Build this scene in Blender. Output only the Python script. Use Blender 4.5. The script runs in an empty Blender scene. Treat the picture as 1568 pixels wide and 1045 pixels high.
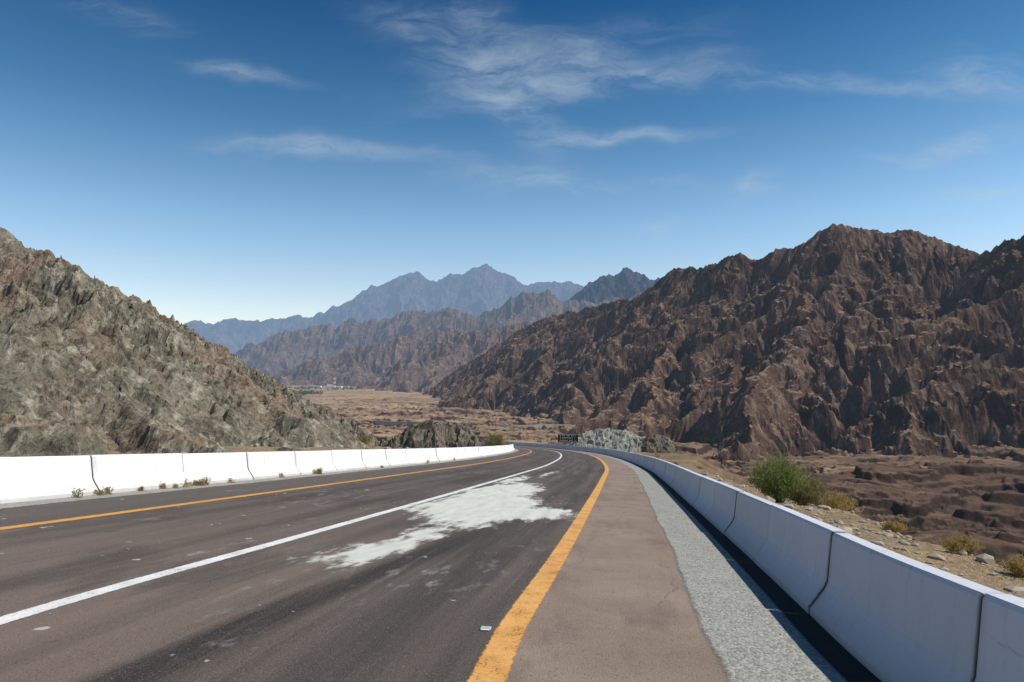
import bpy, math, random
import numpy as np
from mathutils import Vector
random.seed(7); RNG=np.random.default_rng(7)
scene=bpy.context.scene
scene.view_settings.view_transform='Standard'
scene.view_settings.look='None'
scene.view_settings.exposure=0

# ------------------------------------------------------------ numpy noise
def _h(ix,iy,seed):
    n=(ix*374761393+iy*668265263+seed*974634777)&0xffffffff
    n=((n^(n>>13))*1274126177)&0xffffffff
    n=((n^(n>>15))*2246822519)&0xffffffff
    return (n^(n>>16))&0xffffffff
def noise(x,y,seed=0):
    ix=np.floor(x).astype(np.int64); iy=np.floor(y).astype(np.int64)
    fx=x-ix; fy=y-iy
    u=fx*fx*fx*(fx*(fx*6-15)+10); v=fy*fy*fy*(fy*(fy*6-15)+10)
    def g(i,j):
        a=_h(ix+i,iy+j,seed)*(2*math.pi/4294967296.0)
        return np.cos(a)*(fx-i)+np.sin(a)*(fy-j)
    a=g(0,0);b=g(1,0);c=g(0,1);d=g(1,1)
    return ((a+(b-a)*u)+((c+(d-c)*u)-(a+(b-a)*u))*v)*1.5
def fbm(x,y,seed=0,o=5,g=.5,l=2.03):
    s=0;a=1
    for i in range(o):
        s=s+a*noise(x,y,seed+i*17); a*=g; x=x*l+13.7; y=y*l-7.3
    return s
def ridged(x,y,seed=0,o=5,g=.5,l=2.07):
    s=0;a=1;t=0
    for i in range(o):
        s=s+a*(1-np.abs(noise(x,y,seed+i*19))*2); t+=a; a*=g
        x,y=(x*.8-y*.6)*l+3.7,(x*.6+y*.8)*l-9.1
    return s/t
def cells(x,y,seed=0):
    ix=np.floor(x).astype(np.int64); iy=np.floor(y).astype(np.int64)
    f1=np.full(x.shape,9.0); f2=np.full(x.shape,9.0); val=np.zeros(x.shape)
    for i in(-1,0,1):
        for j in(-1,0,1):
            h=_h(ix+i,iy+j,seed); px=ix+i+(h&0xffff)/65536.0; py=iy+j+(h>>16)/65536.0
            dx=x-px; dy=y-py; d=np.sqrt(dx*dx+dy*dy)
            tilt=(((h>>5)&1023)/1023.0-.5)*dx+(((h>>11)&1023)/1023.0-.5)*dy+((h>>3)&255)/255.0*.5
            m=d<f1; f2=np.where(m,f1,np.minimum(f2,d)); val=np.where(m,tilt,val); f1=np.where(m,d,f1)
    return val,f2-f1
def sst(a,b,x):
    t=np.clip((x-a)/(b-a),0,1); return t*t*(3-2*t)
def polyd(X,Y,P):
    P=np.asarray(P,float)
    best=np.full(X.shape,1e18); Z=np.zeros(X.shape); T=np.zeros(X.shape); acc=0
    for a,b in zip(P[:-1],P[1:]):
        dx,dy=b[0]-a[0],b[1]-a[1]; L2=dx*dx+dy*dy
        t=np.clip(((X-a[0])*dx+(Y-a[1])*dy)/L2,0,1)
        q=(X-a[0]-t*dx)**2+(Y-a[1]-t*dy)**2
        m=q<best
        best=np.where(m,q,best)
        if len(a)>2: Z=np.where(m,a[2]+(b[2]-a[2])*t,Z)
        T=np.where(m,acc+t*math.sqrt(L2),T); acc+=math.sqrt(L2)
    return np.sqrt(best),Z,T

# ------------------------------------------------------------ mesh helpers
def link(o):
    scene.collection.objects.link(o); return o
def mesh_np(name,V,F,mat=None,smooth=True,uv=None):
    me=bpy.data.meshes.new(name)
    V=np.asarray(V,np.float32); F=np.asarray(F,np.int32); k=F.shape[1]
    me.vertices.add(len(V)); me.vertices.foreach_set('co',V.ravel())
    me.loops.add(F.size); me.loops.foreach_set('vertex_index',F.ravel())
    me.polygons.add(len(F)); me.polygons.foreach_set('loop_start',np.arange(len(F),dtype=np.int32)*k)
    try: me.polygons.foreach_set('loop_total',np.full(len(F),k,np.int32))
    except Exception: pass
    me.update(calc_edges=True)
    me.polygons.foreach_set('use_smooth',np.full(len(F),smooth))
    if uv is not None:
        l=me.uv_layers.new(name='UVMap'); l.data.foreach_set('uv',np.asarray(uv,np.float32)[F.ravel()].ravel())
    if mat: me.materials.append(mat)
    me.validate()
    return link(bpy.data.objects.new(name,me))
def grid_faces(nr,nc,wrap=False):
    i=np.arange(nr-1)[:,None]; j=np.arange(nc if wrap else nc-1)[None,:]
    a=i*nc+j; b=i*nc+(j+1)%nc
    return np.stack([a,b,b+nc,a+nc],-1).reshape(-1,4)

# ------------------------------------------------------------ material helpers
class M:
    def __init__(s,name,world=False):
        if world: s.m=bpy.data.worlds.new(name)
        else: s.m=bpy.data.materials.new(name)
        s.m.use_nodes=True; s.t=s.m.node_tree; s.t.nodes.clear()
    def n(s,typ,ins=None,**kw):
        nd=s.t.nodes.new(typ)
        for k,v in kw.items(): setattr(nd,k,v)
        for k,v in (ins or {}).items(): s.set(nd.inputs[k],v)
        return nd
    def set(s,sock,v):
        if hasattr(v,'is_output') or isinstance(v,bpy.types.NodeSocket): s.t.links.new(v,sock)
        else:
            if sock.type=='RGBA' and len(v)==3: v=(*v,1)
            sock.default_value=v
    def math(s,op,a,b=0,c=None,clamp=False):
        nd=s.n('ShaderNodeMath',operation=op,use_clamp=clamp); s.set(nd.inputs[0],a); s.set(nd.inputs[1],b)
        if c is not None: s.set(nd.inputs[2],c)
        return nd.outputs[0]
    def vm(s,op,a,b=None):
        nd=s.n('ShaderNodeVectorMath',operation=op); s.set(nd.inputs[0],a)
        if b is not None: s.set(nd.inputs[1],b)
        return nd.outputs['Value'] if op in('LENGTH','DISTANCE','DOT_PRODUCT') else nd.outputs[0]
    def noise(s,vec,scale,detail=6,rough=.6,dist=0,col=False):
        nd=s.n('ShaderNodeTexNoise',{'Vector':vec,'Scale':scale,'Detail':detail,'Roughness':rough,'Distortion':dist})
        return nd.outputs['Color' if col else 'Fac']
    def mr(s,v,a,b,c=0,d=1,smooth=False):
        nd=s.n('ShaderNodeMapRange',{'Value':v,'From Min':a,'From Max':b,'To Min':c,'To Max':d})
        if smooth: nd.interpolation_type='SMOOTHSTEP'
        return nd.outputs[0]
    def mix(s,f,a,b,mode='MIX'):
        nd=s.n('ShaderNodeMix',data_type='RGBA',blend_type=mode); s.set(nd.inputs[0],f); s.set(nd.inputs[6],a); s.set(nd.inputs[7],b)
        return nd.outputs[2]
    def map(s,vec,loc=(0,0,0),rot=(0,0,0),sc=(1,1,1),typ='POINT'):
        return s.n('ShaderNodeMapping',{'Vector':vec,'Location':loc,'Rotation':rot,'Scale':sc},vector_type=typ).outputs[0]
    def pos(s): return s.n('ShaderNodeNewGeometry').outputs['Position']
    def bsdf(s,col,rough=.9,normal=None,spec=.2):
        nd=s.n('ShaderNodeBsdfPrincipled',{'Base Color':col,'Roughness':rough,'Specular IOR Level':spec})
        if normal is not None: s.set(nd.inputs['Normal'],normal)
        return nd.outputs[0]
    def diff(s,col,normal=None):
        nd=s.n('ShaderNodeBsdfDiffuse',{'Color':col,'Roughness':.2})
        if normal is not None: s.set(nd.inputs['Normal'],normal)
        return nd.outputs[0]
    def bump(s,h,dist,strength=1,normal=None):
        nd=s.n('ShaderNodeBump',{'Height':h,'Distance':dist,'Strength':strength})
        if normal is not None: s.set(nd.inputs['Normal'],normal)
        return nd.outputs[0]
    def out(s,sh):
        o=s.n('ShaderNodeOutputMaterial'); s.t.links.new(sh,o.inputs[0]); return s.m
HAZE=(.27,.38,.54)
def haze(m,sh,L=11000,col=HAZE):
    # aerial perspective: airlight mixed into the material as emission, growing with distance across the valley
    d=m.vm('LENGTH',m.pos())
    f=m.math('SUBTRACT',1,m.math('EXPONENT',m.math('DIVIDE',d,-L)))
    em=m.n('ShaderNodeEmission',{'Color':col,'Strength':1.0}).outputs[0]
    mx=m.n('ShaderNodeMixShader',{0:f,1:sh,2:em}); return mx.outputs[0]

def simple(name,col,rough=.8,var=.25,scale=5,bump=0):
    m=M(name); p=m.pos(); n=m.noise(p,scale,6,.65)
    c=m.mix(n,tuple(c*(1-var) for c in col),tuple(min(1,c*(1+var)) for c in col))
    return m.out(m.bsdf(c,rough,m.bump(n,bump) if bump else None))

# ------------------------------------------------------------ road alignment (reference = right yellow edge line)
K=np.array([(-3.6,-22),(-2.1,-11),(-.72,0),(-.19,4.44),(.04,6.2),(.62,9.5),(2.02,18),(4.25,32),(6.2,45),(8.4,65),(9.9,85),(10.4,103),(9.6,120),
   (7.6,135),(3.8,150),(-2,163),(-9,172),(-18,180),(-28,186),(-40,190),(-54,192)],float)
def catmull(K,n=24):
    out=[]
    for i in range(1,len(K)-2):
        p0,p1,p2,p3=K[i-1],K[i],K[i+1],K[i+2]
        for t in np.linspace(0,1,n,endpoint=False):
            out.append(.5*((2*p1)+(-p0+p2)*t+(2*p0-5*p1+4*p2-p3)*t*t+(-p0+3*p1-3*p2+p3)*t**3))
    return np.array(out)
C=catmull(K)
for _ in range(40): C[1:-1]=(C[:-2]+2*C[1:-1]+C[2:])/4
S=np.concatenate([[0],np.cumsum(np.hypot(*np.diff(C,axis=0).T))])
S-=np.interp(0,C[:,1][:200],S[:200])
def Zr(x,y): return -.082*np.clip(y,-60,260)-.05*np.clip(x,-20,20)
def road(s,lat):
    s=np.asarray(s,float); e=.5
    x=np.interp(s,S,C[:,0]); y=np.interp(s,S,C[:,1])
    tx=np.interp(s+e,S,C[:,0])-np.interp(s-e,S,C[:,0]); ty=np.interp(s+e,S,C[:,1])-np.interp(s-e,S,C[:,1])
    L=np.hypot(tx,ty); tx/=L; ty/=L
    return x-ty*lat, y+tx*lat
SMAX=S[-1]-1; SMIN=S[0]+1

def strip(name,l0,l1,s0,s1,dz,mat,ds=.5,nl=8,jit=0):
    ss=np.arange(s0,s1,ds); ls=np.linspace(l0,l1,nl)
    SS,LL=np.meshgrid(ss,ls,indexing='ij')
    x,y=road(SS,LL); z=Zr(x,y)+dz
    V=np.stack([x,y,z],-1).reshape(-1,3)
    uv=np.stack([LL,SS],-1).reshape(-1,2)
    F=grid_faces(len(ss),nl)
    if l1>l0: F=F[:,::-1]
    return mesh_np(name,V,F,mat,True,uv)

# ------------------------------------------------------------ terrain height
cen=np.stack(road(np.arange(SMIN,SMAX,6),3.7),-1)
def G(X,Y,fine=True):
    r=np.hypot(X,Y)
    xr=np.interp(Y,C[:,1][:360],C[:,0][:360])
    w=7.8+14*sst(55,130,Y)+fbm(X/17,Y/17,5,3)*1.2
    dx=np.maximum(0,X-xr-w); dy=np.maximum(0,Y-203+fbm(X/30,Y/30,9,3)*6)
    d=np.hypot(dx,dy)
    dc,_,_=polyd(X,Y,cen)
    off=sst(8,11,dc)
    up=Zr(X,Y)-.03-off*.22+off*(fbm(X/5,Y/5,21,5)*.16+fbm(X/30,Y/30,3,3)*.5*sst(10,30,dc))
    slope=up-.55*d+ (ridged(X/14,Y/14,77,5)-.5)*np.clip(d*.3,0,5)
    wx=fbm(X/45,Y/45,14,6,.62)*.42
    T=fbm(X/260+fbm(X/70,Y/70,4,4)*.5,Y/95,31,5,.5)*1.6+wx
    q=np.floor(T); f=T-q
    terr=(q+sst(.0,.27,f)*.65+sst(.40,.72,f)*.35)*4.6
    far=1-sst(700,1800,r)*.85
    val=-38+terr*sst(20,120,d)*far+fbm(X/40,Y/40,8,6,.55)*1.5*far+.016*np.maximum(0,r-800)*(r<40000)
    rocky=sst(-.25,.30,fbm(X/130,Y/70,71,4)+.10)
    val=val+(ridged(X/38,Y/22,50,8,.64)-.6)*6.0*far*rocky
    cv,ce=cells(X/3.2+wx*2,Y/3.2,5); val=val+cv*.9*far*sst(0,60,d)*rocky
    return np.maximum(slope,val)
def gz(x,y): return float(G(np.array([float(x)]),np.array([float(y)]))[0])

def ground_mat():
    m=M('desert_ground'); p=m.pos()
    big=m.noise(p,.006,4,.6,.4); med=m.noise(p,.06,6,.68); fin=m.noise(p,3.0,5,.7)
    x=m.n('ShaderNodeSeparateXYZ',{0:p})
    # wadi on the right is darker rock and gravel, valley straight ahead is sandy
    side=m.math('ADD',m.math('DIVIDE',x.outputs[0],m.math('MAXIMUM',x.outputs[1],30)),m.math('MULTIPLY',m.math('SUBTRACT',big,.5),.5))
    val=m.mix(m.mr(side,.14,.36),m.mix(m.mr(big,.38,.62),(.29,.19,.12),(.45,.31,.195)),m.mix(m.mr(big,.40,.6),(.16,.10,.070),(.28,.18,.12)))
    c=m.mix(m.mr(med,.46,.64,0,.85),val,(.105,.070,.052))
    c=m.mix(m.mr(m.noise(m.map(p,rot=(0,0,.3),sc=(.5,1.6,1)),.018,5,.65),.53,.60),c,(.42,.285,.175))
    d=m.vm('LENGTH',p); near=m.mr(d,45,150)
    sand=m.mix(m.mr(m.noise(p,.5,5,.6),.35,.65),(.46,.335,.20),(.35,.265,.175))
    c=m.mix(near,sand,c)
    c=m.mix(m.mr(fin,.5,.75),c,m.mix(1,c,(.55,.55,.57),'MULTIPLY'))
    sp=m.n('ShaderNodeTexVoronoi',{'Vector':p,'Scale':5.0}).outputs['Distance']
    c=m.mix(m.math('MULTIPLY',m.mr(sp,.18,.1),m.mr(m.noise(p,.9,2),.45,.55)),c,(.36,.33,.29))
    vs=m.n('ShaderNodeTexVoronoi',{'Vector':p,'Scale':.11}).outputs['Distance']
    c=m.mix(m.math('MULTIPLY',m.mr(vs,.20,.12),near),c,(.07,.07,.035))
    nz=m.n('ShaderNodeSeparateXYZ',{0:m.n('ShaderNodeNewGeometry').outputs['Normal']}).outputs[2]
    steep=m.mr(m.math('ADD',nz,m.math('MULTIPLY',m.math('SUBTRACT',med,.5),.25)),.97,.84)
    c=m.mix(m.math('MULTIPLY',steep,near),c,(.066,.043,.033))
    b=m.bump(m.noise(p,.25,8,.78),1.6,.9); b=m.bump(fin,.06,.7,b)
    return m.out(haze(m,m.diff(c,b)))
rr=np.concatenate([np.geomspace(1.2,150,240,endpoint=False),np.geomspace(150,1300,560,endpoint=False),np.geomspace(1300,26000,150)])
ph=np.radians(np.concatenate([np.linspace(-43,43,860,endpoint=False),np.linspace(43,317,100,endpoint=False)]))
R_,P_=np.meshgrid(rr,ph,indexing='ij'); X=R_*np.sin(P_); Y=R_*np.cos(P_)
Z=G(X,Y)
ground=mesh_np('ground',np.stack([X,Y,Z],-1).reshape(-1,3),grid_faces(len(rr),len(ph),True)[:,::-1],ground_mat())

# ------------------------------------------------------------ mountains
def rock_mat(name,dark,mid,light,sc,bd,L=11000,talus=None,rot=.6,con=1,hz=HAZE,lightamt=.85,bs=.7,alt=None,tal=(.86,.96)):
    m=M(name); p=m.pos()
    a=m.noise(p,sc,6,.65,.3)
    q=m.map(p,rot=(.35,rot,.3),sc=(1.6,.8,.32))
    b=m.noise(q,sc*6,6,.7,.3)
    f=m.noise(p,sc*24,5,.75)
    c=m.mix(m.mr(a,.40,.60),dark,mid)
    if alt:
        a2=m.noise(m.map(p,loc=(31,7,3)),sc*.55,5,.65,.5)
        c=m.mix(m.mr(a2,.46,.58,0,.9),c,alt)
    c=m.mix(m.math('MULTIPLY',m.mr(b,.50,.66),lightamt),c,light)
    c=m.mix(m.math('MULTIPLY',m.mr(f,.48,.62),.6*con),c,m.mix(1,c,(.33,.32,.31),'MULTIPLY'))
    if talus:
        nz=m.n('ShaderNodeSeparateXYZ',{0:m.n('ShaderNodeNewGeometry').outputs['Normal']}).outputs[2]
        c=m.mix(m.math('MULTIPLY',m.mr(m.math('ADD',nz,m.math('MULTIPLY',a,.12)),*tal),.75),c,talus)
    bb=m.bump(b,bd,bs); bb=m.bump(f,bd*.35,bs,bb)
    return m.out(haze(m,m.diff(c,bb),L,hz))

def mountain(name,crest,foot,box,res,mat,slope=.8,side=.8,nsp=14,warp=12,wl=60,gul=10,gl=60,rough=6,rl=50,seed=1,floor=-60,crestamp=.25,sub=0,blk=0,bs=10,jag=0,sw=.06,smooth=False,extra=(),lowfade=None):
    x0,x1,y0,y1=box
    xs=np.arange(x0,x1,res); ys=np.arange(y0,y1,res)
    Xg,Yg=np.meshgrid(xs,ys,indexing='ij')
    wx=fbm(Xg/wl,Yg/wl,seed+1,5)*warp; wy=fbm(Xg/wl,Yg/wl,seed+2,5)*warp
    cr=np.asarray(crest,float)
    d,zc,t=polyd(Xg+wx*.2,Yg+wy*.5,cr)
    zc=zc+(ridged(t/(rl*.8),t*0+.3,seed+77,4,.6)-.55)*jag
    rnd=random.Random(seed)
    h=zc-slope*d; D=d.copy(); T=t.copy()
    def upd(pts,sl,off):
        nonlocal h,D,T
        dd,zz,tt=polyd(Xg+wx,Yg+wy,pts); hn=zz-sl*dd
        m=hn>h; h=np.where(m,hn,h); D=np.where(m,dd,D); T=np.where(m,tt+off,T)
    def spur(a,b,n_sub,wob):
        n=np.array([-(b-a)[1],(b-a)[0]]); n=n/np.linalg.norm(n); LL=np.linalg.norm((b-a)[:2])
        pts=[a-[0,0,LL*.01]]
        for u in (.2,.4,.6,.8):
            o=rnd.uniform(-wob,wob)*LL
            pts.append(np.array([*(a[:2]+(b-a)[:2]*u+n*o), a[2]+(b[2]-a[2])*(u**.9)-rnd.uniform(-.03,.05)*LL*.5]))
        pts.append(b)
        upd(pts,side,rnd.uniform(0,9999))
        for j in range(n_sub):
            u=rnd.uniform(.05,.9); i=min(4,int(u*5)); c0=pts[i]+(pts[i+1]-pts[i])*(u*5-i)
            sg=rnd.choice((-1,1)); l=LL*rnd.uniform(.10,.30)
            dirv=(b-a)[:2]/LL*.7+n*sg*.8
            e=np.array([*(c0[:2]+dirv*l),c0[2]-l*.60])
            upd([c0,e],side*1.05,rnd.uniform(0,9999))
    if foot is not None:
        ft=np.asarray(foot,float)
        def along(P,f):
            L=np.concatenate([[0],np.cumsum(np.hypot(P[1:,0]-P[:-1,0],P[1:,1]-P[:-1,1]))])
            return np.array([np.interp(f*L[-1],L,P[:,k]) for k in range(P.shape[1])])
        fs=[(i+.5+rnd.uniform(-.3,.3))/nsp for i in range(nsp)]
        for f in fs:
            a=along(cr,f); b=along(ft,min(1,max(0,f+rnd.uniform(-.03,.03))))
            k=rnd.uniform(.65,1.08); b=a+(b-a)*np.array([k,k,1])
            spur(a,b,sub,sw)
    for a,b in extra: spur(np.array(a,float),np.array(b,float),5,.05)
    amp=sst(0,gl*1.0,d)*(1-crestamp)+crestamp
    if lowfade: amp=amp*(lowfade[2]+(1-lowfade[2])*sst(lowfade[0],lowfade[1],zc))
    jt=(wx+wy)/wl*.25+fbm(Xg/(gl*1.5),Yg/(gl*1.5),seed+21,3)*.55
    g1=ridged(T/gl+jt,D/(gl*2.6)+jt,seed+5,3,.55)
    g2=ridged(T/(gl*.36)+jt*2.2,D/(gl*1.1)+jt,seed+6,3,.6)
    h=h+(g1-.65)*gul*sst(0,gl*.6,D)+(g2-.62)*gul*.34*sst(0,gl*.25,D)
    h=h+(ridged((Xg+wx*.4)/rl,(Yg+wy*.4)/rl,seed+9,8,.56)-.62)*rough*amp
    if blk:
        cv,ce=cells((Xg+wx*.2)/bs,(Yg+wy*.2)/bs,seed); c2,_=cells(Xg/bs*2.7+5,Yg/bs*2.7,seed+3)
        h=h+(cv*blk+c2*blk*.45)*(.35+.65*amp)
    h=np.maximum(h,floor)
    V=np.stack([Xg,Yg,h],-1).reshape(-1,3)
    F=grid_faces(len(xs),len(ys))
    zz=V[:,2][F].max(1); F=F[zz>floor+.01]
    used=np.unique(F); re=np.zeros(len(V),np.int64); re[used]=np.arange(len(used))
    return mesh_np(name,V[used],re[F],mat,smooth)
def W(px,py,y): return ((px-784)/1045*y,y,1.6+(585-py)/1045*y)

# right-hand mountain
crestR=[(560,400,150),(420,560,125),(446,640,122),(414,660,148),(362,680,157),(326,673,159),(309,700,151),(266,740,138),(250,745,147),(236,780,138),(200,850,142),(186,900,127),
 (160,950,120),(117,1050,117),(72,1150,117),(19,1250,103),(-38,1350,72),(-116,1450,29),(-200,1520,-24)]
footR=[(300,215,-38),(210,280,-38),(198,336,-38),(146,366,-38),(115,450,-38),(105,640,-38),(85,860,-38),(20,1000,-38),(-60,1150,-38),(-200,1420,-38)]
mR=rock_mat('dark_brown_rock',(.064,.039,.029),(.138,.086,.060),(.28,.19,.135),.016,2.2,L=11500,talus=(.30,.195,.132),tal=(.82,.92))
mountain('mountain',crestR,footR,(-330,640,230,1620),1.65,mR,slope=.98,side=.80,nsp=10,warp=15,wl=80,gul=17,gl=38,rough=8,rl=48,seed=11,sub=9,floor=-50,blk=1.6,bs=8,crestamp=.35,jag=9,sw=.12,
  extra=[((19,1250,98),W(745,600,900)),((72,1150,108),W(830,612,780)),((160,950,112),W(880,618,640)),((200,850,125),W(960,640,480)),((309,700,135),W(1120,680,370))])

crestM=[W(a,b,3300) for a,b in [(250,575),(340,548),(400,521),(450,502),(540,489),(600,481),(650,473)]]+[W(a,b,3000) for a,b in [(690,469),(730,482),(765,466),(800,449),(840,446),(870,460),(930,455),(1100,440)]]
footM=[(-1500,2900,-10),(-900,2600,-10),(-500,2350,-10),(-150,2000,-20),(200,1800,-20),(600,1700,-20)]
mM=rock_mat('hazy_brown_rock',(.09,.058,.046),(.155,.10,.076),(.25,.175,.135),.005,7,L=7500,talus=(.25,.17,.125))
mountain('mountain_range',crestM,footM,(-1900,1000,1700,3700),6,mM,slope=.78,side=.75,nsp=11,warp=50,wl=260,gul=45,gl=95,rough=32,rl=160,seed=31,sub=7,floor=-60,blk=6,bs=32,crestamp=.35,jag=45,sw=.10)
crestM3=[W(a,b,2600) for a,b in [(390,588),(440,566),(490,548),(540,530),(590,520),(640,508),(690,505),(760,512)]]
mM3=rock_mat('brown_ridge_rock',(.10,.062,.045),(.18,.115,.080),(.29,.20,.145),.007,5,L=9000,talus=(.28,.19,.13))
mountain('mountain_range',crestM3,[(x*.86,2250,-15) for x,_,_ in crestM3],(-1150,50,2050,2850),5,mM3,slope=.7,side=.75,nsp=9,warp=35,wl=180,gul=28,gl=70,rough=20,rl=110,seed=37,sub=5,floor=-60,blk=4,bs=22,crestamp=.35,jag=25,sw=.10)
crestM2=[W(a,b,2100) for a,b in [(560,592),(600,560),(640,533),(690,510),(760,500),(850,486),(950,480)]]
footM2=[(-520,1900,-20),(-350,1750,-24),(-150,1600,-28),(100,1500,-30),(300,1500,-30)]
mountain('mountain_range',crestM2,footM2,(-620,500,1450,2400),4,mM3,slope=.72,side=.75,nsp=7,warp=25,wl=150,gul=26,gl=58,rough=18,rl=90,seed=47,sub=6,floor=-60,blk=4,bs=20,crestamp=.35,jag=20,sw=.10)
crestD=[W(a,b,5200) for a,b in [(780,500),(830,480),(880,453),(905,430),(925,417),(945,415),(962,409),(985,417),(1010,425),(1060,440),(1150,460)]]
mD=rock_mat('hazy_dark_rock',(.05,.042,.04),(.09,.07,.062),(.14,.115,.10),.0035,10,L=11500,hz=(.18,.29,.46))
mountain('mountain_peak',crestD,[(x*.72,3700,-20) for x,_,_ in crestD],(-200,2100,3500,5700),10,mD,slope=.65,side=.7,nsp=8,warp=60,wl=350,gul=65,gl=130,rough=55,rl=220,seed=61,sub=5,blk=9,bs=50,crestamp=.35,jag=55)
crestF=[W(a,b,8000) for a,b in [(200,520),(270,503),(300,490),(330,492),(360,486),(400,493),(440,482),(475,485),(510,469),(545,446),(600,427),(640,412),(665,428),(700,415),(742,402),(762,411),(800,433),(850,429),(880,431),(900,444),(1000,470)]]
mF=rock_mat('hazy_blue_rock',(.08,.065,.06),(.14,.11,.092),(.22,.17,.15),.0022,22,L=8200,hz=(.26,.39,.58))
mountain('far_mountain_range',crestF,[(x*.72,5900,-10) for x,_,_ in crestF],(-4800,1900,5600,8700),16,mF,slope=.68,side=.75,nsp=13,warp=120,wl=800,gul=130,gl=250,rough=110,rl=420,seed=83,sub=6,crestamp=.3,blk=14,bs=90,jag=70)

# left hill
mL=rock_mat('grey_brown_rock',(.115,.105,.078),(.215,.195,.145),(.42,.38,.30),.10,.38,L=11000,rot=.75,con=1.3,bs=1,alt=(.22,.16,.115))
crestL=[(-240,125,75),(-120,108,37),(-96,103,30),(-75,100,24),(-70.5,99,20.7),(-66,98,19.7),(-59.5,98,16.2),(-52,94,12.5),(-46.5,91,9.2),(-39.5,86,5.8),(-34.2,82.5,3.6),(-29,79,.4),(-25.7,76,-1.0),(-22,73.5,-3.0),(-17,68,-4.9),(-13,64,-6.2)]
footL=[(-70,14,2),(-34,22,1.0),(-30,31,0.2),(-24,38,-1.2),(-18,45,-2.5),(-12,53,-4.2)]
mountain('rocky_hill',crestL,footL,(-150,-6,14,150),.22,mL,slope=.46,side=.60,nsp=9,warp=1.8,wl=9,gul=1.2,gl=5,rough=3.3,rl=5.5,seed=101,sub=8,floor=-12,blk=.65,bs=1.3,jag=1.0,sw=.12,lowfade=(-5,5,.45))
mO=rock_mat('outcrop_rock',(.10,.09,.07),(.17,.15,.115),(.29,.26,.21),.25,.2,alt=(.17,.12,.09))
mountain('rock_outcrop',[(-16,90,-7),(-13.7,90,-4.9),(-12,89.5,-4),(-8.1,90,-3.7),(-5.9,90,-4.3),(-4,90,-6.8)],[(-17,84,-7.5),(-3,84,-7.5)],(-20,0,80,97),.12,mO,slope=.8,side=.8,nsp=3,warp=1.2,wl=4,gul=0,gl=1.4,rough=.8,rl=3.6,seed=131,sub=3,floor=-9,blk=1.5,bs=2.1,crestamp=.5)
mG=rock_mat('pale_rubble',(.23,.23,.19),(.35,.345,.29),(.50,.495,.43),.3,.2)
mountain('rubble_mound',[(13.5,152,-12),(15.5,151,-9.8),(20,150,-8.8),(25,150,-9.3),(29,150,-10.5),(32.5,150,-14)],None,(8,42,138,162),.2,mG,slope=.5,side=.8,nsp=6,warp=.9,wl=5,gul=0,gl=1.6,rough=1.0,rl=3.2,seed=151,floor=-17,blk=1.2,bs=1.3,crestamp=.5)
mountain('rock_outcrop',[(27,149,-12),(30,147.5,-9.6),(33,147,-10.3),(37,147,-14.5)],None,(22,44,138,158),.18,mO,slope=.7,nsp=6,warp=.7,wl=4,gul=0,gl=1.6,rough=1.0,rl=2.8,seed=171,floor=-17,blk=1.5,bs=1.8,crestamp=.6)

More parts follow.
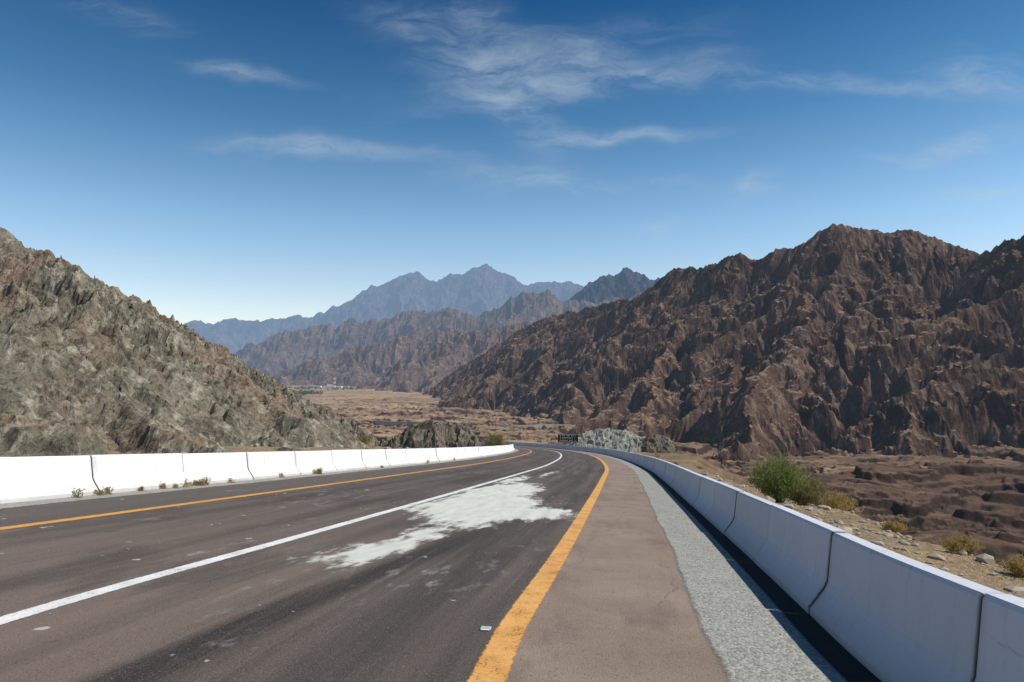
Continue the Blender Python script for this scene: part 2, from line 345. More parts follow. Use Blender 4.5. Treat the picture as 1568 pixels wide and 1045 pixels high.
# ------------------------------------------------------------ road surface
def road_mat():
    m=M('asphalt'); uv=m.n('ShaderNodeTexCoord').outputs['UV']; p=m.pos()
    sx=m.n('ShaderNodeSeparateXYZ',{0:uv}); u=sx.outputs[0]; v=sx.outputs[1]
    streak=m.noise(m.map(uv,sc=(1.6,.06,1)),1.5,5,.6)
    streak2=m.noise(m.map(uv,sc=(5,.12,1)),1.5,5,.6)
    agg=m.noise(p,60,3,.7); blot=m.noise(p,.7,6,.65)
    lane=m.mix(m.mr(streak,.35,.65),(.046,.038,.033),(.100,.079,.066))
    near=m.math('MULTIPLY',m.mr(v,16,4),m.mr(m.math('ADD',u,m.math('MULTIPLY',streak,1.2)),2.0,3.4))
    lane=m.mix(m.math('MULTIPLY',near,.75),lane,(.172,.126,.099))
    patch=m.noise(m.map(uv,loc=(7,3,0),sc=(.55,.12,1)),1.5,5,.6)
    lane=m.mix(m.mr(patch,.52,.60,0,.5),lane,(.035,.030,.027))
    sh=m.mix(m.mr(blot,.35,.65),(.172,.126,.099),(.240,.182,.144))
    uu=m.math('ADD',u,m.math('MULTIPLY',m.math('SUBTRACT',blot,.5),.12))
    c=m.mix(m.mr(uu,.12,-.1),lane,sh)
    c=m.mix(m.mr(uu,7.5,7.7),c,m.mix(streak,(.065,.054,.048),(.10,.082,.07)))
    tu=m.math('ABSOLUTE',m.math('SUBTRACT',u,m.math('ADD',m.math('ADD',2.55,m.math('MULTIPLY',v,-.09)),m.math('MULTIPLY',m.math('SUBTRACT',streak,.5),.4))))
    ty=m.math('MULTIPLY',m.mr(tu,.30,.12),m.mr(v,14,9))
    c=m.mix(m.math('MULTIPLY',ty,m.mr(streak2,.3,.55,.55,.95)),c,(.020,.017,.016))
    for off,w_,st_ in ((1.05,.5,.5),(3.05,.3,.35),(4.9,.35,.5),(6.6,.35,.45)):
        tu2=m.math('ABSOLUTE',m.math('SUBTRACT',u,m.math('ADD',off,m.math('MULTIPLY',m.math('SUBTRACT',streak,.5),.3))))
        c=m.mix(m.math('MULTIPLY',m.mr(tu2,w_,.05),m.mr(streak2,.32,.6,.05,st_)),c,(.028,.024,.022))
    c=m.mix(m.mr(agg,.35,.7,0,.55),c,m.mix(1,c,(1.7,1.65,1.6),'MULTIPLY'))
    c=m.mix(m.mr(m.noise(p,110,2,.5),.60,.68,0,.6),c,(.33,.29,.26))
    c=m.mix(m.mr(m.noise(p,35,2,.5),.36,.30,0,.5),c,(.02,.018,.017))
    c=m.mix(m.mr(streak2,.58,.72,0,.4),c,(.19,.16,.14))
    # shoulder: faint stains and a drip line
    stn=m.noise(m.map(uv,loc=(2,2,0),sc=(1.2,.3,1)),1.4,6,.65)
    c=m.mix(m.math('MULTIPLY',m.mr(stn,.52,.66,0,.4),m.mr(uu,.0,-.2)),c,(.085,.066,.055))
    vo=m.n('ShaderNodeTexVoronoi',{'Vector':m.vm('ADD',m.map(uv,sc=(1,.45,1)),m.vm('MULTIPLY',m.noise(p,2.5,4,.6,col=True),(.5,.5,0))),'Scale':.55},feature='DISTANCE_TO_EDGE').outputs['Distance']
    c=m.mix(m.math('MULTIPLY',m.mr(vo,.006,.002),m.mr(blot,.5,.6,0,.55)),c,(.02,.018,.017))
    # chalky scuffs
    sc_=m.noise(m.map(uv,rot=(0,0,.5),sc=(2.5,.9,1)),1.7,7,.72); msk=m.noise(m.map(uv,loc=(3,9,0),sc=(.6,.22,1)),1.0,3,.5)
    c=m.mix(m.math('MULTIPLY',m.math('MULTIPLY',m.mr(sc_,.55,.67),m.mr(msk,.50,.62)),m.mr(u,0,.6,0,.6)),c,(.36,.34,.31))
    # white powder spill
    wv=m.noise(m.map(uv,sc=(1,.35,1)),1.3,5,.65,col=True)
    w=m.vm('ADD',uv,m.vm('MULTIPLY',m.vm('SUBTRACT',wv,(.5,.5,.5)),(1.3,4,0)))
    tot=None
    for (cu,cv,ru,rv,rot,amp) in [(2.35,16.2,1.45,4.0,-.05,1.6),(2.7,20.5,1.1,5.0,.02,1.4),(1.2,15.2,1.2,1.8,-.1,1.1),(2.5,9.1,.50,1.8,.12,1.15),(2.3,10.9,.5,1.3,.12,.8),(3.3,27,.5,5,0,.8),(2.6,33,.35,6,0,.65),(3.3,15,.7,2.0,0,.9)]:
        q=m.map(w,loc=(cu,cv,0),rot=(0,0,rot),sc=(ru,rv,1),typ='TEXTURE')
        g=m.math('MULTIPLY',m.mr(m.vm('LENGTH',q),1.35,0),amp)
        tot=g if tot is None else m.math('MAXIMUM',tot,g)
    ns=m.noise(m.map(uv,rot=(0,0,.12),sc=(2.6,.6,1)),1.6,7,.68)
    pf=m.noise(p,9,5,.7)
    k=m.math('ADD',tot,m.math('ADD',m.math('MULTIPLY',m.math('SUBTRACT',ns,.5),1.1),m.math('MULTIPLY',m.math('SUBTRACT',pf,.5),.4)))
    k=m.math('MULTIPLY',m.mr(k,.32,.66,smooth=True),m.mr(tot,0,.12))
    powder=m.mix(m.mr(ns,.3,.7),(.48,.48,.42),(.68,.68,.62))
    c=m.mix(m.math('MULTIPLY',k,.95),c,powder)
    fl=m.noise(m.map(uv,sc=(1.6,1.0,1)),2.1,3,.5)
    c=m.mix(m.math('MULTIPLY',m.mr(fl,.71,.73),m.mr(u,-.5,.5)),c,(.42,.40,.37))
    b=m.bump(agg,.014,.8); b=m.bump(blot,.02,.3,b)
    return m.out(m.bsdf(c,m.mr(agg,.3,.7,.75,.92),b,.25))
rd=strip('road',-2.5,9.95,SMIN,SMAX,.0,road_mat(),.5,20)

def paint_mat(name,c1,c2,wear=.5,l0=0,l1=1):
    m=M(name); uv=m.n('ShaderNodeTexCoord').outputs['UV']; p=m.pos()
    n=m.noise(p,3,6,.7); f=m.noise(p,45,4,.7)
    c=m.mix(m.mr(n,.35,.65),c1,c2); c=m.mix(m.mr(f,.45,.70,0,.55),c,tuple(x*.5 for x in c1))
    c=m.mix(m.mr(m.noise(p,.8,4,.7),.5,.7,0,.4),c,tuple(x*.55+.03 for x in c1))
    sh=m.bsdf(c,.7,m.bump(f,.01,.5))
    u=m.n('ShaderNodeSeparateXYZ',{0:uv}).outputs[0]
    half=(l1-l0)/2; e=m.math('ABSOLUTE',m.math('SUBTRACT',u,(l0+l1)/2))
    e=m.math('ADD',m.math('DIVIDE',e,half),m.math('MULTIPLY',m.math('SUBTRACT',m.noise(p,12,5,.7),.5),.6))
    a=m.math('MULTIPLY',m.mr(e,1.0,.86),m.mr(m.math('ADD',f,m.math('MULTIPLY',n,.6)),wear-.04,wear+.04,0,1))
    t=m.n('ShaderNodeBsdfTransparent').outputs[0]
    return m.out(m.n('ShaderNodeMixShader',{0:a,1:t,2:sh}).outputs[0])
strip('yellow_edge_line',-.13,.13,SMIN,SMAX,.004,paint_mat('yellow_paint',(.62,.30,.08),(.72,.39,.13),.66,-.13,.13),.5,4)
strip('yellow_edge_line',7.52,7.74,SMIN,SMAX,.004,paint_mat('yellow_paint_worn',(.56,.27,.05),(.66,.34,.08),.60,7.52,7.74),.5,4)
strip('white_lane_line',3.76,3.95,SMIN,SMAX,.004,paint_mat('white_paint',(.66,.66,.64),(.78,.77,.74),.66,3.76,3.95),.5,4)

def gravel_mat(name,c1,c2,inner,edge_dir):
    m=M(name); uv=m.n('ShaderNodeTexCoord').outputs['UV']; p=m.pos()
    v=m.n('ShaderNodeTexVoronoi',{'Vector':p,'Scale':38.0}); n=m.noise(p,2,6,.65); f=m.noise(p,50,3,.7)
    c=m.mix(m.mr(n,.35,.65),c1,c2); c=m.mix(.4,c,m.mix(m.mr(v.outputs['Color'],.1,.9),(.06,.06,.055),(.55,.55,.5)))
    c=m.mix(m.mr(f,.55,.75,0,.5),c,(.12,.115,.11))
    sh=m.bsdf(c,.9,m.bump(v.outputs['Distance'],-.012,.8))
    u=m.n('ShaderNodeSeparateXYZ',{0:uv}).outputs[0]
    d=m.math('MULTIPLY',m.math('SUBTRACT',u,inner),edge_dir)
    d=m.math('ADD',d,m.math('MULTIPLY',m.math('SUBTRACT',m.noise(p,.35,6,.6),.5),.28)); d=m.math('ADD',d,m.math('MULTIPLY',m.math('SUBTRACT',f,.5),.10))
    a=m.mr(d,0,.05)
    t=m.n('ShaderNodeBsdfTransparent').outputs[0]
    return m.out(m.n('ShaderNodeMixShader',{0:a,1:t,2:sh}).outputs[0])
strip('gravel_verge',-1.4,-2.47,SMIN,SMAX,.008,gravel_mat('grey_gravel',(.23,.225,.195),(.30,.295,.26),-1.6,-1),.5,6)
strip('gravel_verge',8.9,9.95,SMIN,SMAX,.008,gravel_mat('grey_gravel_far',(.22,.21,.185),(.30,.285,.255),9.35,1),.5,6)
strip('shaded_gap',-2.5,-2.9,SMIN,SMAX,-.012,simple('dark_gap_shade',(.03,.027,.025),.95,.4,20,.01),.5,3)  # dark ground beside the barrier, with the barrier's shadow put into its colour

# ------------------------------------------------------------ barriers
def barrier_mat(name,base,tint,phase,dirtamt=.6):
    m=M(name); p=m.pos(); uv=m.n('ShaderNodeTexCoord').outputs['UV']
    n=m.noise(p,1.2,6,.65); f=m.noise(p,25,5,.7); st=m.noise(m.map(p,sc=(3,3,.4)),2.2,6,.7)
    su=m.n('ShaderNodeSeparateXYZ',{0:uv})
    k=m.math('DIVIDE',m.math('SUBTRACT',su.outputs[0],phase),3.05)
    wn=m.n('ShaderNodeTexWhiteNoise',noise_dimensions='1D'); m.set(wn.inputs['W'],m.math('FLOOR',k))
    c=m.mix(m.mr(n,.3,.7),base,tint)
    c=m.mix(m.math('MULTIPLY',wn.outputs['Value'],.4),c,m.mix(1,c,(.78,.77,.75),'MULTIPLY'))
    fr=m.math('FRACT',k); e=m.math('MINIMUM',fr,m.math('SUBTRACT',1,fr))
    c=m.mix(m.math('MULTIPLY',m.mr(e,.04,.0),m.mr(st,.38,.62,.05,.55)),c,(.30,.28,.25))
    c=m.mix(m.mr(e,.008,.004),c,(.13,.12,.11))
    c=m.mix(m.mr(st,.54,.72,0,.4),c,tuple(x*.6 for x in base))
    v=su.outputs[1]
    dirt=m.math('MULTIPLY',m.mr(v,.26,.0),m.mr(n,.3,.6,.35,1))
    c=m.mix(m.math('MULTIPLY',dirt,dirtamt),c,(.33,.29,.24))
    sc=m.noise(m.map(p,sc=(.5,.5,4)),1.7,6,.7)
    c=m.mix(m.math('MULTIPLY',m.mr(sc,.62,.70),m.mr(n,.5,.6,0,.7)),c,(.28,.26,.24))
    c=m.mix(m.mr(f,.60,.75,0,.45),c,(.4,.38,.35))
    return m.out(m.bsdf(c,.75,m.bump(m.math('ADD',n,m.math('MULTIPLY',f,.3)),.014,.6),.25))
def barrier(name,lat,phase,s0,s1,mat,H=.8):
    prof=[(.32,-.06),(.32,.07),(.30,.09),(.17,.27),(.14,.34),(.085,H-.03),(.065,H),(-.065,H),(-.085,H-.03),(-.14,.34),(-.17,.27),(-.30,.09),(-.32,.07),(-.32,-.06)]
    V=[];F=[];UV=[]; seg=3.05; k=0; s=phase
    while s>s0: s-=seg
    while s+seg<s1:
        a=s+.010; b=s+seg-.010; rows=7 if s<90 else 4
        jl=random.uniform(-.012,.012); jz=random.uniform(-.008,.008); base=len(V); n=len(prof)
        ss=[a,a+.015]+list(np.linspace(a+.015,b-.015,rows))[1:-1]+[b-.015,b]
        for ri,q in enumerate(ss):
            shr=.012 if ri in(0,len(ss)-1) else 0
            for o,z in prof:
                oo=o-math.copysign(shr,o); zz=z-(shr if z>.7 else 0)
                x,y=road(q,lat+oo+jl); xb,yb=road(q,lat)
                V.append((float(x),float(y),float(Zr(xb,yb))+zz+jz)); UV.append((q,z))
        for r in range(len(ss)-1):
            for i in range(n-1):
                F.append((base+r*n+i,base+r*n+i+1,base+(r+1)*n+i+1,base+(r+1)*n+i))
        caps=[[base+i for i in range(n)][::-1],[base+(len(ss)-1)*n+i for i in range(n)]]
        for cp in caps:
            for i in range(n//2-1): F.append((cp[i],cp[i+1],cp[n-2-i],cp[n-1-i]))
        s+=seg
    return mesh_np(name,V,F,mat,False,UV)
barrier('concrete_barrier',-3.08,4.56,SMIN,170,barrier_mat('white_concrete_shaded',(.54,.55,.60),(.61,.62,.66),4.56,.45),.83)  # same concrete as the left; shade on its face put into a darker, bluer colour
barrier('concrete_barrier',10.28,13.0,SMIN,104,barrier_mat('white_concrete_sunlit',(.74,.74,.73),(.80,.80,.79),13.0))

# ------------------------------------------------------------ vegetation
def leaf_mat(name,c1,c2):
    m=M(name); n=m.noise(m.pos(),2.2,4,.6)
    f=m.noise(m.pos(),30,2,.5)
    c=m.mix(m.mr(n,.35,.65),c1,c2); c=m.mix(m.mr(f,.4,.7,0,.5),c,tuple(x*.5 for x in c1))
    a=m.n('ShaderNodeBsdfDiffuse',{'Color':c}).outputs[0]; b=m.n('ShaderNodeBsdfTranslucent',{'Color':c}).outputs[0]
    return m.out(m.n('ShaderNodeMixShader',{0:.3,1:a,2:b}).outputs[0])
def bush(name,loc,rad,hgt,stems,leaves,mat,leaf=.05,seed=0,spread=1.0,width=.006):
    r=random.Random(seed); V=[];F=[]
    def tri(a,b,c):
        i=len(V); V.extend([a,b,c]); F.append((i,i+1,i+2))
    for s in range(stems):
        az=r.uniform(0,2*math.pi); k=math.sqrt(r.random())
        b0=Vector((math.cos(az)*rad*.25*r.random(),math.sin(az)*rad*.25*r.random(),-.02))
        tip=Vector((math.cos(az)*rad*k*r.uniform(.8,1.15),math.sin(az)*rad*k*r.uniform(.8,1.15),hgt*(1-.55*k*k)*r.uniform(.65,1.1)))
        mid=(b0+tip)/2+Vector((r.uniform(-.1,.1)*rad,r.uniform(-.1,.1)*rad,hgt*.12))
        prev=None
        for i in range(7):
            t=i/6; p=b0*(1-t)**2+mid*2*t*(1-t)+tip*t*t
            if prev is not None:
                w=Vector((r.uniform(-1,1),r.uniform(-1,1),0)).normalized()*width*(1.3-t)
                tri(prev-w,prev+w,p+w*.6); tri(prev-w,p+w*.6,p-w*.6)
            prev=p
        for l in range(leaves):
            t=r.uniform(.25,1.03); p=b0*(1-t)**2+mid*2*t*(1-t)+tip*t*t
            p=p+Vector((r.gauss(0,1),r.gauss(0,1),r.gauss(0,1)))*rad*.06
            d=Vector((r.gauss(0,.6),r.gauss(0,.6),r.uniform(.2,1.4))).normalized()*leaf*r.uniform(.6,1.5)
            w=d.cross(Vector((r.gauss(0,1),r.gauss(0,1),r.gauss(0,1)))).normalized()*leaf*.16
            tri(p-w,p+w,p+d)
    V=np.array([tuple(v) for v in V])+np.array(loc)
    return mesh_np(name,V,np.array(F),mat,False)
green=leaf_mat('green_foliage',(.16,.20,.055),(.27,.31,.11)); dry=leaf_mat('dry_foliage',(.50,.36,.14),(.36,.28,.12)); ol=leaf_mat('olive_foliage',(.19,.20,.075),(.31,.28,.12))
def at(x,y): return (x,y,gz(x,y))
bush('green_bush',at(9.2,24.0),1.0,1.7,210,45,green,.085,1)
bush('green_bush',at(10.3,24.6),.9,1.35,150,40,ol,.08,2)
bush('dry_bush',at(11.4,24.2),.7,.75,90,40,dry,.07,3)
bush('dry_bush',at(9.0,13.9),.42,.38,90,34,dry,.05,4)
bush('dry_bush',at(10.3,14.6),.32,.38,60,30,ol,.05,5)
bush('dry_bush',at(8.7,11.8),.36,.35,70,30,dry,.05,6)
bush('dry_bush',at(11.3,16.2),.4,.35,70,30,dry,.05,8)
bush('dry_bush',at(10.2,18.5),.35,.3,60,30,dry,.05,28)
bush('dry_bush',at(8.0,30),.4,.4,70,30,dry,.05,18)
bush('green_bush',at(-2.2,92),1.7,2.3,130,50,ol,.14,9)
bush('green_bush',at(-17.5,80),1.2,1.6,80,40,ol,.12,10)
bush('green_bush',at(9.0,160),1.4,1.8,60,40,ol,.14,14)
r=random.Random(77)
for i in range(14):
    s0=r.uniform(45,125); x,y=road(s0,-r.uniform(4.5,14)); bush('desert_shrub',at(float(x),float(y)),r.uniform(.35,.8),r.uniform(.4,.8),26,22,r.choice((ol,dry,ol)),.09,200+i)
def weeds(name,mat,items,seed):
    V=[];F=[]; r=random.Random(seed)
    for (s,lat,h,n) in items:
        x,y=road(s,lat); z=float(Zr(x,y))
        for i in range(n):
            a=r.uniform(0,6.28); k=r.random()*h*.7; w=.006+.004*r.random()
            b=(x+r.gauss(0,.05),y+r.gauss(0,.05),z); t=(x+math.cos(a)*k,y+math.sin(a)*k,z+h*r.uniform(.4,1))
            j=len(V); V.extend([(b[0]-w,b[1],b[2]),(b[0]+w,b[1],b[2]),t]); F.append((j,j+1,j+2))
            for q in range(3):
                c=Vector(b).lerp(Vector(t),r.uniform(.4,1)); d=Vector((r.gauss(0,.03),r.gauss(0,.03),r.gauss(0,.03)))
                j=len(V); V.extend([tuple(c),tuple(c+d),tuple(c+Vector((.012,0,.016)))]); F.append((j,j+1,j+2))
    return mesh_np(name,np.array(V,float),np.array(F),mat,False)
r=random.Random(3)
weeds('dry_weeds',dry,[(s+r.uniform(-.15,.15),9.83+r.uniform(-.08,.08),r.uniform(.08,.26),r.randint(12,40)) for s in (12.9,13.1,14.1,14.9,15.1,15.6,15.8,16.1,16.2,16.4,17.6,20.4,23.1,23.3,29.5,37,44)],1)
weeds('green_weeds',ol,[(12.2,9.8,.26,20),(23.2,9.8,.3,30)],2)

def stones(name,pts,mat,seed):
    r=random.Random(seed); V=[];F=[]
    ico=[Vector(v).normalized() for v in [(0,0,1),(.9,0,.4),(.28,.85,.4),(-.72,.53,.4),(-.72,-.53,.4),(.28,-.85,.4),(.72,.53,-.4),(-.28,.85,-.4),(-.9,0,-.4),(-.28,-.85,-.4),(.72,-.53,-.4),(0,0,-1)]]
    fi=[(0,1,2),(0,2,3),(0,3,4),(0,4,5),(0,5,1),(1,6,2),(2,7,3),(3,8,4),(4,9,5),(5,10,1),(6,7,2),(7,8,3),(8,9,4),(9,10,5),(10,6,1),(6,11,7),(7,11,8),(8,11,9),(9,11,10),(10,11,6)]
    for (x,y,z,s) in pts:
        b=len(V); sx,sy,sz=s*r.uniform(.7,1.4),s*r.uniform(.7,1.4),s*r.uniform(.45,.9); a=r.uniform(0,6.3)
        for v in ico:
            k=r.uniform(.75,1.2); q=Vector((v.x*sx*k,v.y*sy*k,v.z*sz*k))
            V.append((x+q.x*math.cos(a)-q.y*math.sin(a),y+q.x*math.sin(a)+q.y*math.cos(a),z+q.z+s*.2))
        F+= [tuple(b+i for i in f) for f in fi]
    return mesh_np(name,np.array(V),np.array(F),mat,False)
r=random.Random(11); n=2600
s_=np.array([r.uniform(4,60) for i in range(n)]); l_=np.array([-r.uniform(3.7,13) for i in range(n)])
xx,yy=road(s_,l_); zz=G(xx,yy)
stones('scattered_stones',[(xx[i],yy[i],zz[i],min(.24,.02+.07*r.random()**2+(.14*r.random() if r.random()<.10 else 0))) for i in range(n)],simple('stone',(.33,.28,.22),.9,.5,1.5,.01),5)
n=260
s_=np.array([r.uniform(50,110) for i in range(n)]); l_=np.array([r.uniform(12,32) for i in range(n)]); xx,yy=road(s_,l_); zz=G(xx,yy)
stones('scattered_stones',[(xx[i],yy[i],zz[i],.08+.35*r.random()**3) for i in range(n)],simple('stone_grey',(.28,.25,.21),.9,.4,1.5,.02),6)
n=340
s_=np.array([r.uniform(3,45) for i in range(n)]); l_=np.array([r.choice([-2.3-.2*r.random(),9.6+.3*r.random(),-1.8-.5*r.random(),r.uniform(0,8)]) for i in range(n)]); xx,yy=road(s_,l_); zz=Zr(xx,yy)+.006
stones('road_pebbles',[(xx[i],yy[i],zz[i],.006+.014*r.random()**2) for i in range(n)],simple('pebble',(.34,.32,.29),.9,.4,3),7)

# ------------------------------------------------------------ built objects
def box(name,sz,loc,mat,parent=None,bev=.01,rot=0):
    import bmesh
    bm=bmesh.new(); bmesh.ops.create_cube(bm,size=1)
    for v in bm.verts: v.co=Vector((v.co.x*sz[0],v.co.y*sz[1],v.co.z*sz[2]))
    if bev: bmesh.ops.bevel(bm,geom=bm.edges[:],offset=bev,segments=1,affect='EDGES')
    me=bpy.data.meshes.new(name); bm.to_mesh(me); bm.free(); me.materials.append(mat)
    o=link(bpy.data.objects.new(name,me)); o.location=loc; o.rotation_euler[2]=rot
    if parent: o.parent=parent
    return o
def empty(name,loc,rot=0):
    e=link(bpy.data.objects.new(name,None)); e.location=loc; e.rotation_euler[2]=rot; return e
brown=simple('brown_sign_panel',(.035,.022,.018),.5,.2,3); white=simple('white_lettering',(.75,.75,.72),.5,.05,3); steel=simple('galvanised_steel',(.4,.4,.4),.5,.2,4); wht=simple('white_panel',(.75,.75,.73),.6,.08,4)
sx,sy=11.9,146.0; e=empty('road_sign',(sx,sy,float(Zr(sx,sy))-.1),.05)
box('panel',(4.3,.08,1.85),(0,0,2.4),brown,e); box('border_top',(4.0,.02,.06),(0,-.055,3.2),white,e,0); box('border_bottom',(4.0,.02,.06),(0,-.055,1.6),white,e,0)
rr_=random.Random(2)
for row,(zc,h) in enumerate([(2.9,.20),(2.45,.20),(1.95,.17)]):
    x=-1.7
    while x<1.6:
        w=rr_.uniform(.06,.13); box('letter',(w,.02,h*rr_.uniform(.6,1)),(x+w/2,-.055,zc),white,e,0); x+=w+.13+(.25 if rr_.random()<.2 else 0)
for xx_ in (-1.4,1.4): box('post',(.12,.12,2.6),(xx_,.11,1.2),steel,e)
for (lx,s) in ((-4.0,118),(-4.0,128)):
    x,y=road(s,lx); e2=empty('delineator_post',(float(x),float(y),gz(x,y)))
    box('post',(.14,.08,1.1),(0,0,.55),wht,e2); box('band',(.145,.085,.2),(0,0,.85),brown,e2,0)
e3=empty('road_stud',(-.22,5.85,float(Zr(-.22,5.85))+.004),-.14)
box('housing',(.09,.07,.016),(0,0,.008),steel,e3,.006); box('reflector',(.07,.02,.01),(0,-.037,.008),wht,e3,.002)

# ------------------------------------------------------------ distant settlement
bx,by=-510,1960
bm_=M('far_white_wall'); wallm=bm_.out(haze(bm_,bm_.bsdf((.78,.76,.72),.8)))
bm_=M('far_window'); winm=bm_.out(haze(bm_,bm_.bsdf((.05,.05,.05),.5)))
e4=empty('white_building',(bx,by,gz(bx,by)+2))
box('walls',(46,14,7),(0,0,3.5),wallm,e4,.1); box('upper_storey',(18,12,5),(-10,0,9.6),wallm,e4,.1)
for i in range(9): box('window',(2,.4,1.8),(-20+i*5,-7.1,4),winm,e4,0)
e5=empty('white_building',(bx-60,by+30,gz(bx-60,by+30)+2)); box('walls',(30,13,6),(0,0,3),wallm,e5,.1); box('parapet',(31,14,.9),(0,0,6.5),wallm,e5,.1)
for i in range(6): box('window',(2,.4,1.8),(-12+i*4.8,-6.6,3.5),winm,e5,0)
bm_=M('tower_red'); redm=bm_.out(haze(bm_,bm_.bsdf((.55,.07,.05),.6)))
e6=empty('radio_mast',(bx+8,by-30,gz(bx+8,by-30)))
for k in range(7):
    w=7-k*.8; mt=redm if k%2==0 else wallm
    for a,b in((-1,-1),(1,-1),(1,1),(-1,1)): box('leg',(1.7,1.7,5.5),(a*w/2,b*w/2,2.75+k*5.5),mt,e6,0)
    box('brace',(w+1.5,.9,1.1),(0,-w/2-1.35,k*5.5+4.8),mt,e6,0)
    box('brace',(w+1.5,.9,1.1),(0,-w/2-1.35,k*5.5+2.2),mt,e6,0)
V=[];F=[]; r=random.Random(9)
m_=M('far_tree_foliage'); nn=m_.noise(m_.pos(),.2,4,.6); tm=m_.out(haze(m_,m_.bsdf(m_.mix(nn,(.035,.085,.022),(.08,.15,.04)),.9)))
for i in range(230):
    if i<120: x,y=r.uniform(-530,-425),r.uniform(1400,1600)
    elif i<170: x,y=r.uniform(-720,-420),r.uniform(1800,2050)
    else: 
        y=r.uniform(380,1300); x=y*r.uniform(-.28,.12)
    z=gz(x,y); R=r.uniform(2.5,5.5) if i<170 else r.uniform(.8,1.8)
    for j in range(60 if i<170 else 30):
        d=Vector((r.gauss(0,1),r.gauss(0,1),r.gauss(0,.8))).normalized()*R*r.uniform(.5,1); c=Vector((x,y,z+R*.8))+d
        g_=.2*R
        q=[tuple(c+Vector((r.gauss(0,g_),r.gauss(0,g_),r.gauss(0,g_)))) for _ in range(3)]
        k=len(V); V+=q; F.append((k,k+1,k+2))
mesh_np('distant_trees',np.array(V),np.array(F),tm,False)
def poly_strip(name,pts,wid,dz,mat,hgt=0):
    P=catmull(np.array([pts[0]]+pts+[pts[-1]],float),16); P=np.vstack([P,[pts[-1]]])
    T=np.gradient(P,axis=0); T/=np.linalg.norm(T,axis=1)[:,None]; N=np.stack([-T[:,1],T[:,0]],-1)
    z=G(P[:,0],P[:,1]); 
    for _ in range(30): z[1:-1]=(z[:-2]+z[1:-1]*2+z[2:])/4
    z=z+dz
    A=P+N*wid/2; B=P-N*wid/2
    rows=[np.column_stack([A,z]),np.column_stack([B,z])]
    if hgt: rows=[np.column_stack([A,z-3]),np.column_stack([A,z+hgt]),np.column_stack([B,z+hgt]),np.column_stack([B,z-3])]
    V=np.stack(rows,0); return mesh_np(name,V.reshape(-1,3),grid_faces(len(rows),len(P))[:,::-1],mat,False)
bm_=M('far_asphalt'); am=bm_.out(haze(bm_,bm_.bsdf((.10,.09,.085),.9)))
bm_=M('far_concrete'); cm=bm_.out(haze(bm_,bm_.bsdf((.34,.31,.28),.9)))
vp=[(-260,760),(-190,700),(-130,640),(-60,600),(0,590),(60,620)]
poly_strip('valley_road',vp,9,1.8,am); poly_strip('road_parapet',[(x-2,y-6) for x,y in vp],.6,1.8,cm,.9)

# ------------------------------------------------------------ light, sky
EL=math.radians(50); AZ=math.radians(97)
D=Vector((math.sin(AZ)*math.cos(EL),math.cos(AZ)*math.cos(EL),math.sin(EL)))
sun=bpy.data.lights.new('sun','SUN'); sun.energy=5.0; sun.angle=math.radians(.5); sun.color=(1,.95,.87)
so=link(bpy.data.objects.new('sun',sun)); so.rotation_euler=D.to_track_quat('Z','Y').to_euler(); so.location=(50,0,80)

w=M('World',world=True); scene.world=w.m
sky=w.n('ShaderNodeTexSky'); sky.sky_type='NISHITA'; sky.sun_disc=False; sky.sun_elevation=EL; sky.sun_rotation=AZ; sky.altitude=300; sky.air_density=1.0; sky.dust_density=.6; sky.ozone_density=2.5
tc=w.n('ShaderNodeTexCoord').outputs['Generated']
sp=w.n('ShaderNodeSeparateXYZ',{0:tc}); dy=w.math('MAXIMUM',sp.outputs[1],.05)
u=w.math('DIVIDE',sp.outputs[0],dy); v=w.math('DIVIDE',sp.outputs[2],dy)
uv=w.n('ShaderNodeCombineXYZ',{0:u,1:v,2:0.0}).outputs[0]
wn=w.noise(uv,3.2,3,.6,col=True); wn2=w.noise(uv,14,3,.6,col=True)
uw=w.vm('ADD',uv,w.vm('MULTIPLY',w.vm('SUBTRACT',wn,(.5,.5,.5)),(.12,.09,0)))
uw=w.vm('ADD',uw,w.vm('MULTIPLY',w.vm('SUBTRACT',wn2,(.5,.5,.5)),(.05,.03,0)))
tot=None
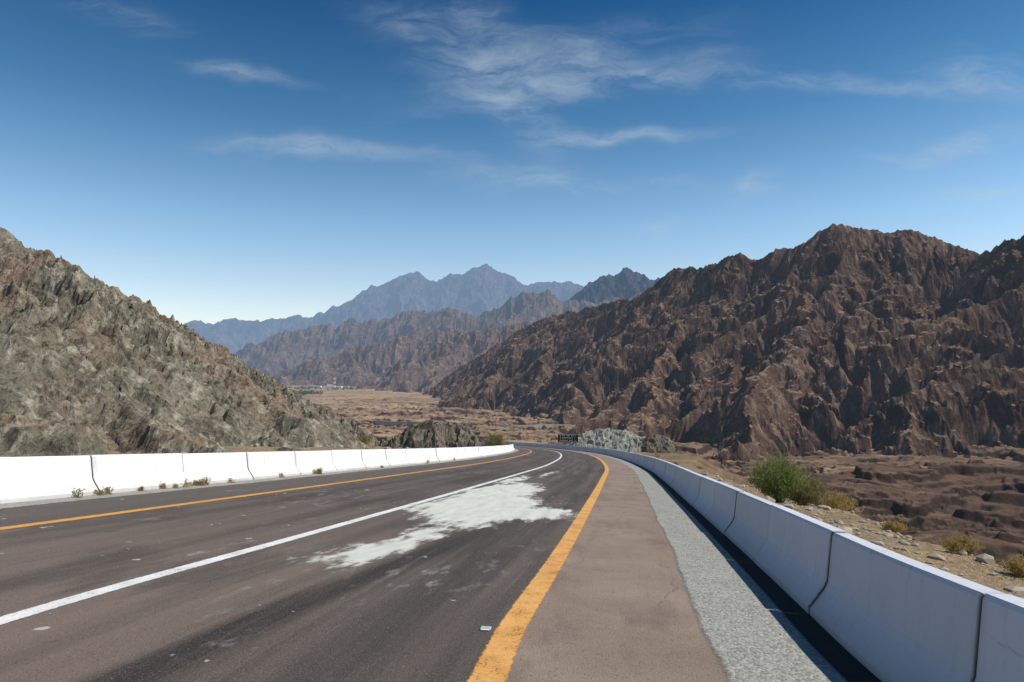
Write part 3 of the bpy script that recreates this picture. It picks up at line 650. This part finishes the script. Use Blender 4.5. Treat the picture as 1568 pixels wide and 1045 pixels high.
for (px,py,rx,ry,ang,amp) in [(690,65,120,30,-24,.85),(850,85,170,28,12,.6),(870,130,170,22,10,.9),(800,175,75,28,-40,.9),(950,213,120,9,2,.85),(1210,122,260,12,-2,.6),(365,120,80,9,-12,.75),
    (500,235,140,12,-4,.9),(870,282,150,13,-3,.8),(1440,230,110,15,10,.75),(1535,120,90,24,-12,.75),(1155,300,35,16,30,.5),(190,22,80,18,-18,.4),(730,10,90,24,-30,.5),(1500,298,60,8,0,.5),(1020,348,40,8,10,.45)]:
    cx=(px-784)/1045*1.015; cy=(585-py)/1045*1.02
    q=w.map(uw,loc=(cx,cy,0),rot=(0,0,math.radians(ang)),sc=(rx/1045*1.25,ry/1045*1.5,1),typ='TEXTURE')
    l=w.vm('LENGTH',q); g=w.math('MULTIPLY',w.math('EXPONENT',w.math('MULTIPLY',w.math('MULTIPLY',l,l),-1.6)),amp)
    tot=g if tot is None else w.math('ADD',tot,g)
st=w.noise(w.map(uw,rot=(0,0,.15),sc=(3,12,1)),1.6,7,.66,.6)
st2=w.noise(w.map(uw,rot=(0,0,-.45),sc=(4,11,1)),2.2,7,.66,.3)
wisp=w.math('MULTIPLY',w.mr(st,.38,.70,.08,1.0),w.mr(st2,.36,.66,.3,1.3))
dens=w.math('MULTIPLY',w.math('MULTIPLY',tot,wisp),1.0,clamp=True)
dens=w.math('MULTIPLY',w.math('SUBTRACT',1,w.math('EXPONENT',w.math('MULTIPLY',dens,-1.5))),.74)
rp=w.n('ShaderNodeValToRGB',{0:sp.outputs[2]}); cr=rp.color_ramp
cr.elements[0].position=0; cr.elements[0].color=(2.6,1.95,1.70,1); cr.elements[1].position=.52; cr.elements[1].color=(.10,.52,.84,1)
for ps,c in ((.10,(2.35,2.02,1.78)),(.22,(1.55,1.78,1.74)),(.36,(.60,1.10,1.28))):
    el=cr.elements.new(ps); el.color=(*c,1)
skyc=w.mix(1,sky.outputs[0],rp.outputs[0],'MULTIPLY')
cl=w.mix(dens,skyc,(6.0,7.0,7.9))
bg=w.n('ShaderNodeBackground',{'Color':cl,'Strength':.085})
wo=w.n('ShaderNodeOutputWorld'); w.t.links.new(bg.outputs[0],wo.inputs[0])
try: w.m.cycles.sampling_method='MANUAL'; w.m.cycles.sample_map_resolution=256
except Exception: pass

# ------------------------------------------------------------ camera
cam=bpy.data.cameras.new('camera'); cam.lens=24; cam.sensor_width=36; cam.clip_start=.05; cam.clip_end=60000
co=link(bpy.data.objects.new('camera',cam)); co.location=(0,0,1.6); co.rotation_euler=(math.radians(93.45),0,0)
scene.camera=co
